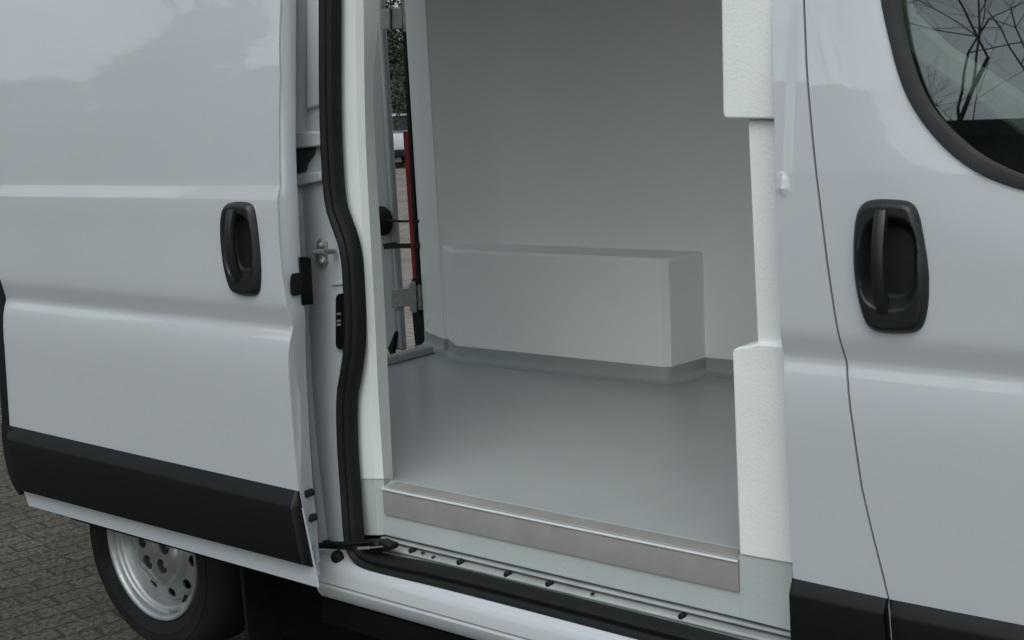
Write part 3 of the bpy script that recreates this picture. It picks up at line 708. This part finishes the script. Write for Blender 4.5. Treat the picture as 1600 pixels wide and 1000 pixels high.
MB().box((-3.54, .03, .585), (-3.30, .20, 2.27)).build('near_rear_pillar', PAINT2, van)
MB().box((-2.80, .10, .55), (-2.37, .40, .60)).build('arch_inner', DARK, van)
MB().box((-3.45, .40, .30), (-2.85, .44, .58)).build('arch_liner', DARK, van)
MB().box((-2.78, .16, .13), (-1.2, .75, .42)).build('underbody_shade_box', DARK, van, bevel=.04)  # dark box added to fill the space under the van with shade
MB().prism([(-2.76, .06, .12), (-2.76, .34, .12), (-2.76, .34, .5), (-2.76, .06, .5)], (.012, 0, 0)).build('wheel_shade_flap', RUB, van)  # flap added to keep the space beside the wheel dark

# ---- rear door (far leaf), swung open behind the van
YD = 1.68
xe = onY(613.5, 300, YD)[0]
rd = MB().box((xe-.95, YD, .62), (xe-.020, YD+.027, 2.2)).build('rear_door', GREYP, van, bevel=.012)
MB().box((xe-.022, YD-.004, .62), (xe, YD+.030, 2.2)).build('door_rim', COVE2, rd, bevel=.01)
padbox('rim_shoe', rd, [(606, 545), (617, 518), (612, 560)], YD-.02, .02, RUB, bevel=0)
MB().lathe([(.0001, -.05), (.04, -.05), (.055, -.03), (.06, .0)], onY(597, 345, YD-.02), n=20).build('cable_grommet', RUB, rd)
MB().tube([onY(600, 344, YD-.05), onY(630, 346, 1.62), onY(655, 345, 1.57)], .005, 8).build('door_cable', RUB, rd)
ck = MB().prism([onY(598, 381, 1.62), onY(615, 378, 1.62), onY(618, 381, 1.62), onY(655, 380, 1.57), onY(655, 388, 1.57), onY(618, 388, 1.62), onY(600, 390, 1.62)], (0, .012, 0)).build('check_strap', RUB, rd)
hg = MB()
hg.prism([onY(594, 14, 1.66), onY(634, 12, 1.66), onY(634, 44, 1.66), onY(594, 46, 1.66)], (0, .012, 0))
hg.tube([onY(609, 10, 1.655), onY(609, 47, 1.655)], .006, 8)
hg.box(tuple(onY(630, 50, 1.58)), tuple(onY(630, 50, 1.58)+np.array((.02, .05, .16))))
hg.build('upper_hinge', ZINC, rd, bevel=.002)
h2 = MB()
h3 = MB()
h2.prism([onY(612, 452, 1.66), onY(640, 450, 1.66), onY(640, 478, 1.66), onY(612, 482, 1.66)], (0, .012, 0))
h3.prism([onY(638, 444, 1.58), onY(655, 442, 1.57), onY(657, 484, 1.57), onY(640, 486, 1.58)], (0, .03, 0))
h3.tube([onY(646, 440, 1.565), onY(648, 488, 1.565)], .010, 10)
h2.build('lower_hinge', ZINC, rd, bevel=.002)
h3.build('hinge_bracket', ZINC, rd, bevel=.002)
padbox('hinge_cap', rd, [(643, 436), (654, 431), (657, 445), (641, 447)], 1.57, .03, RUB)
padbox('lower_pillar_guard', van, [(643, 486), (660, 485), (664, 552), (650, 556)], 1.58, .04, RUB)
tlp = [onX(638, 205, -3.47), onX(646, 202, -3.47), onX(666, 440, -3.47), onX(654, 445, -3.47)]
MB().prism(tlp, (-.03, 0, 0)).build('tail_lamp', RED, van, bevel=.003)
V = [onX(628, -60, -3.458), onX(642, -60, -3.458), onX(650, 200, -3.458), onX(664, 440, -3.458), onX(655, 440, -3.458), onX(641, 200, -3.458)]
MB().prism(V, (-.015, 0, 0)).build('rear_opening_seal', RUB, van)

# ---- wheels
def wheel(c, side=1, rot=0):
    w_ = None
    T = MB().lathe([(.222, .006), (.228, -.004), (.245, -.020), (.256, -.0225), (.258, -.0245), (.262, -.0245), (.264, -.0235), (.275, -.026), (.288, -.0235), (.2885, -.0255), (.291, -.0255), (.2915, -.0225), (.300, -.020), (.318, -.004), (.330, .014), (.338, .034), (.341, .05), (.341, .17), (.335, .195), (.31, .22), (.24, .23), (.222, .22)], c, n=72)
    rim_prof = [(.2235, .004), (.2245, -.004), (.221, -.010), (.215, -.010), (.209, -.003), (.205, .006), (.203, .012), (.197, .016), (.190, .018), (.186, .024), (.180, .036), (.173, .048), (.170, .085), (.170, .2)]
    wh = MB().lathe(rim_prof, c, n=72).build('wheel', RIM, van, smooth=50)
    T.build('tyre', TYRE, wh, smooth=40)
    def yr(r): return float(np.interp(r, [0, .03, .088, .100, .108, .116, .121, .127, .134, .155, .172], [.0, .002, .002, .006, .013, .014, .018, .030, .035, .038, .047]))
    circ = lambda cx, cz, r, n=20, e=1: [(cx+r*math.cos(2*math.pi*i/n), cz+r*e*math.sin(2*math.pi*i/n)) for i in range(n)]
    lugs = []; vents = []
    for i in range(5):
        a = math.radians(90+72*i); lugs.append((.059*math.cos(a), .059*math.sin(a)))
    holes = [circ(x, z, .0235) for x, z in lugs]
    for i in range(10):
        a = math.radians(36*i+20+rot); r0 = .147
        if True:
            ct, st2 = math.cos(a), math.sin(a)
            vents.append([(r0*ct+.016*math.cos(t)*ct-.018*math.sin(t)*st2, r0*st2+.016*math.cos(t)*st2+.018*math.sin(t)*ct) for t in np.linspace(0, 2*math.pi, 16, endpoint=False)])
    outer = circ(0, 0, .172, 60)
    def fn(u, v):
        r = math.hypot(u, v); a = math.atan2(v, u); wob = .5+.5*math.cos(5*(a-math.radians(90+rot)))
        y = yr(r)
        if .072 < r < .118: y += .009*wob*math.sin((r-.072)/.046*math.pi)
        return (c[0]+u, c[1]+y, c[2]+v)
    pts = []
    V, Fc = sheet2d(outer, holes+vents, frange(-.18, .18, .008), frange(-.18, .18, .008), fn, (0, .006, 0), [circ(0, 0, q, 72) for q in (.086, .0895, .101, .104, .1165, .119, .1215, .125, .128, .132)])
    ob('wheel_disc', V, Fc, RIM, wh, smooth=28)
    MB().lathe([(.0001, -.004), (.020, -.004), (.027, -.001), (.0295, .004), (.030, .014)], c, n=28).build('hub_cap', RIM, wh, smooth=40)
    for x, z in lugs:
        q = (c[0]+x, c[1]+.008, c[2]+z)
        MB().lathe([(.0235, .0), (.0215, .024), (.0001, .024)], q, n=20).build('lug_recess', mat('recess_shade', (.06, .065, .065), .6), wh)  # darker grey puts the hollow's shade into its colour
        MB().lathe([(.0001, .008), (.009, .008), (.0105, .012), (.0105, .026)], q, n=6).build('lug_bolt', RIM, wh, smooth=0)
    MB().lathe([(.20, .10), (.0001, .10)], c, n=24).build('brake_drum', DARK, wh)
    a = math.radians(-62)
    p0 = (c[0]+.166*math.cos(a), c[1]+.052, c[2]+.166*math.sin(a)); p1 = (c[0]+.185*math.cos(a+.16), c[1]+.015, c[2]+.185*math.sin(a+.16))
    MB().tube([p0, p1], [.006, .004], 8).build('valve', RUB, wh)
    q0 = np.array((c[0]+.196*math.cos(a-.28), c[1]+.012, c[2]+.196*math.sin(a-.28))); q1 = np.array((c[0]+.196*math.cos(a-.02), c[1]+.012, c[2]+.196*math.sin(a-.02)))
    MB().tube([q0, .5*(q0+q1)+(q0+q1-2*np.array(c))*.006, q1], .006, 8).build('balance_weight', ZINC, wh)
    for o in [wh]+[x for x in sc.collection.objects if x.parent == wh]:
        for v in o.data.vertices: v.co = Vector(c)+(v.co-Vector(c))*.955
    return wh
wheel(tuple(HUB), rot=8)
wheel((.80, .06, .345), rot=20)
print('HUB', HUB)
MB().tube([(HUB[0], .2, .345), (HUB[0], 1.75, .345)], .05, 12).build('rear_axle', DARK, van)
MB().lathe([(.22, 0), (.3, -.02), (.335, .03), (.34, .15), (.3, .2), (.001, .2)], (HUB[0], 1.68, .345), n=40).build('far_rear_tyre', TYRE, van)
MB().lathe([(.22, 0), (.3, -.02), (.335, .03), (.34, .15), (.3, .2), (.001, .2)], (.80, 1.68, .345), n=40).build('far_front_tyre', TYRE, van)

# ================================================================== SURROUNDINGS
BARK = mat('bark', (.055, .047, .04), .9, nscale=12, namt=.4, bump=.5, bscale=25, bdist=.01)
def bare_tree(name, label, loc, height, seed, spread=1.0, depth=6, group=None):
    rnd = random.Random(seed); t = thing(name, label, 'tree', loc, group)
    trunk = MB(); crown = MB()
    def grow(mb, p, d, ln_, r, lv):
        n = 6 if lv < 3 else 3; pts = [p]; rs = [r]; q = p.copy(); dd = d.copy()
        for i in range(n):
            dd = (dd+Vector((rnd.uniform(-1, 1), rnd.uniform(-1, 1), rnd.uniform(-.5, .8)))*(.10 if lv == 0 else .24)).normalized(); q = q+dd*ln_/n
            pts.append(q.copy()); rs.append(r*(1-.5*(i+1)/n))
        mb.tube(pts, rs, 8 if lv == 0 else (5 if lv < 3 else 3), cap=False)
        if lv >= depth: return
        k = (3 if lv == 0 else (4 if lv < 4 else 3))
        for i in range(k):
            f = rnd.uniform(.45, 1) if i else 1.0
            idx = min(len(pts)-1, max(1, int(round(f*n)))); base = pts[idx]
            ax = Vector((rnd.uniform(-1, 1), rnd.uniform(-1, 1), rnd.uniform(-.25, .45))).normalized()
            nd = (dd*.55+ax*.72*spread+Vector((0, 0, .15))).normalized(); nd.z = max(nd.z, -.12)
            grow(crown, base.copy(), nd.normalized(), ln_*rnd.uniform(.50, .80), rs[idx]*.66, lv+1)
    grow(trunk, Vector(loc), Vector((0, 0, 1)), height*.34, height*.010, 0)
    ob('trunk', trunk.v, trunk.f, BARK, t, fix=False); ob('crown', crown.v, crown.f, BARK, t, fix=False, smooth=0)
    return t
bare_tree('bare_tree', 'bare winter tree reflected at the rear edge of the cab window', (-12.6, -29, 0), 25, 3, 1.0, depth=7)
bare_tree('bare_tree', 'widest leafless tree reflected high in the middle of the cab window', (-10.0, -32, 0), 24, 5, 1.15, depth=7)
bare_tree('bare_tree', 'leafless tree reflected at the front of the cab window', (-7.6, -31, 0), 25, 11, 1.15, depth=7)
# leafy evergreens
LEAF = mat('evergreen_leaves', (.040, .055, .032), .8, nscale=3, namt=.5)
def evergreen(name, label, loc, h, r, seed, n=5000, group=None, lf=.12):
    rnd = random.Random(seed); t = thing(name, label, 'tree', loc, group)
    MB().tube([loc, (loc[0], loc[1], h*.8)], [r*.09, r*.03], 8).build('trunk', BARK, t)
    V = []; Fc = []
    clumps = [(rnd.uniform(0, 2*math.pi), rnd.random(), rnd.uniform(.08, 1)) for _ in range(50)]
    for i in range(n):
        a, q, z = clumps[i % 50]; rr = r*(1-z*.6)*(.35+.65*q)
        cx_ = loc[0]+math.cos(a)*rr+rnd.gauss(0, r*.16); cy_ = loc[1]+math.sin(a)*rr+rnd.gauss(0, r*.16); cz_ = max(.1, z*h+rnd.gauss(0, h*.05))
        u = Vector((rnd.uniform(-1, 1), rnd.uniform(-1, 1), rnd.uniform(-1, 1))).normalized()*lf; v = u.orthogonal().normalized()*lf*.5
        c_ = Vector((cx_, cy_, cz_)); b = len(V); V += [c_-u, c_+v, c_+u, c_-v]; Fc.append((b, b+1, b+2, b+3))
    ob('crown', V, Fc, LEAF, t, smooth=0, fix=False); return t
# dark brick building across the yard, behind the camera
BB = brick_mat('dark_brick', (.055, .035, .028), (.04, .028, .024), (.05, .048, .045), 3.2, (math.radians(90), 0, 0), bw=.7, rh=.24, msize=.03, vary=.2)
WH = mat('white_window_paint', (.35, .36, .36), .5); DG = mat('dark_window_pane', (.02, .022, .024), .08)
ROOFM = mat('dark_roof_tiles', (.035, .033, .034), .85, nscale=10, namt=.3)
bld = thing('brick_building', 'dark two-storey brick building reflected low in the cab window', 'building', (-8.5, -18, 0))
MB().box((-13, -26, 0), (-4.2, -18, 6.7)).build('wall', BB, bld)
MB().box((-13.2, -26.2, 6.7), (-4, -17.8, 6.95)).build('roof', ROOFM, bld)
for i in range(3):
    for z in (1.0, 4.6):
        x = -12+i*2.9
        f_ = MB().box((x, -18.02, z), (x+1.7, -17.96, z+1.3)).build('window', WH, bld)
        MB().box((x+.07, -17.985, z+.07), (x+1.63, -17.95, z+1.23)).build('pane', DG, f_)
# a hedge behind the bare trees on the left
evergreen('evergreen_tree', 'tallest evergreen reflected at the top of the slid side door', (-31.8, -21, 0), 12.5, 2.6, 31, n=11000, lf=.34)
evergreen('evergreen_tree', 'dark evergreen reflected in the slid side door near its handle end', (-27, -21, 0), 7.2, 2.6, 33, n=11000, lf=.34)
evergreen('evergreen_tree', 'short evergreen reflected at the rear end of the slid side door', (-37.5, -20, 0), 7.6, 2.6, 35, n=11000, lf=.34)
evergreen('evergreen_tree', 'low round evergreen between the reflected building and the taller evergreens', (-22, -20, 0), 5.5, 2.8, 37, n=4000, lf=.22)
evergreen('evergreen_tree', 'dark bushy evergreen filling the gap behind the open rear door', (-23, 24.5, 0), 7.5, 2.4, 2, n=22000, lf=.06)
evergreen('evergreen_tree', 'tall dark evergreen beside the white parked car', (-30.0, 27.0, 0), 10, 3.5, 4, n=30000, lf=.07)
evergreen('evergreen_tree', 'narrow dark evergreen farthest beyond the open rear door', (-27.2, 30.5, 0), 9, 3.0, 6, n=26000, lf=.07)
bare_tree('bare_tree', 'bare tree standing over the parked car behind the van', (-25.5, 28.5, 0), 10, 14, 1.0, depth=5)

# parked car glimpsed through the rear opening
CARW = mat('car_white_paint', (.42, .44, .47), .4, coat=1)
def car(loc, rz):
    t = thing('parked_car', 'small white car parked far behind the open rear doorway', 'car', loc)
    M4 = Matrix.Translation(Vector(loc)) @ Matrix.Rotation(rz, 4, 'Z')
    def tx(mb): mb.v = [tuple(M4 @ Vector(v)) for v in mb.v]; return mb
    prof = [(-2.0, .35), (-2.05, .75), (-1.95, .95), (.9, .95), (1.85, .80), (1.95, .55), (1.9, .32)]
    tx(MB().prism([(x, -.82, z) for x, z in prof], (0, 1.64, 0))).build('body', CARW, t, bevel=.06, seg=3)
    cab = [(-1.98, .95), (-1.65, 1.42), (-.2, 1.46), (.75, .95)]
    tx(MB().prism([(x, -.70, z) for x, z in cab], (0, 1.4, 0))).build('cabin', CARW, t, bevel=.05, seg=3)
    tx(MB().prism([(x, -.715, z) for x, z in [(-1.75, 1.0), (-1.5, 1.36), (-.25, 1.39), (.5, 1.0)]], (0, 1.43, 0))).build('side_window', DG, t)
    tx(MB().prism([(-1.99, -.58, 1.0), (-1.99, .58, 1.0), (-1.75, .52, 1.36), (-1.75, -.52, 1.36)], (-.02, 0, .0))).build('rear_window', DG, t)
    tx(MB().box((-2.10, -.82, .30), (-1.9, .82, .50))).build('bumper', PLAS, t, bevel=.03)
    for y in (-.80, .58): tx(MB().box((-2.08, y, .72), (-1.95, y+.22, .92))).build('tail_light', RED, t, bevel=.01)
    tx(MB().box((-2.075, -.26, .58), (-2.04, .26, .69))).build('number_plate', WH, t)
    for x in (-1.3, 1.25):
        for y in (-.84, .66):
            tx(MB().lathe([(.001, 0), (.2, 0), (.31, .02), (.32, .05), (.32, .17), (.001, .18)], (x, y, .32), n=28)).build('wheel', TYRE, t)
    return t
pc = onZ(633, 262, 0)
car((pc[0]-1.3, pc[1]+.9, 0), math.radians(150))
# pale gabled house far away
hp = onZ(632, 216, 0)
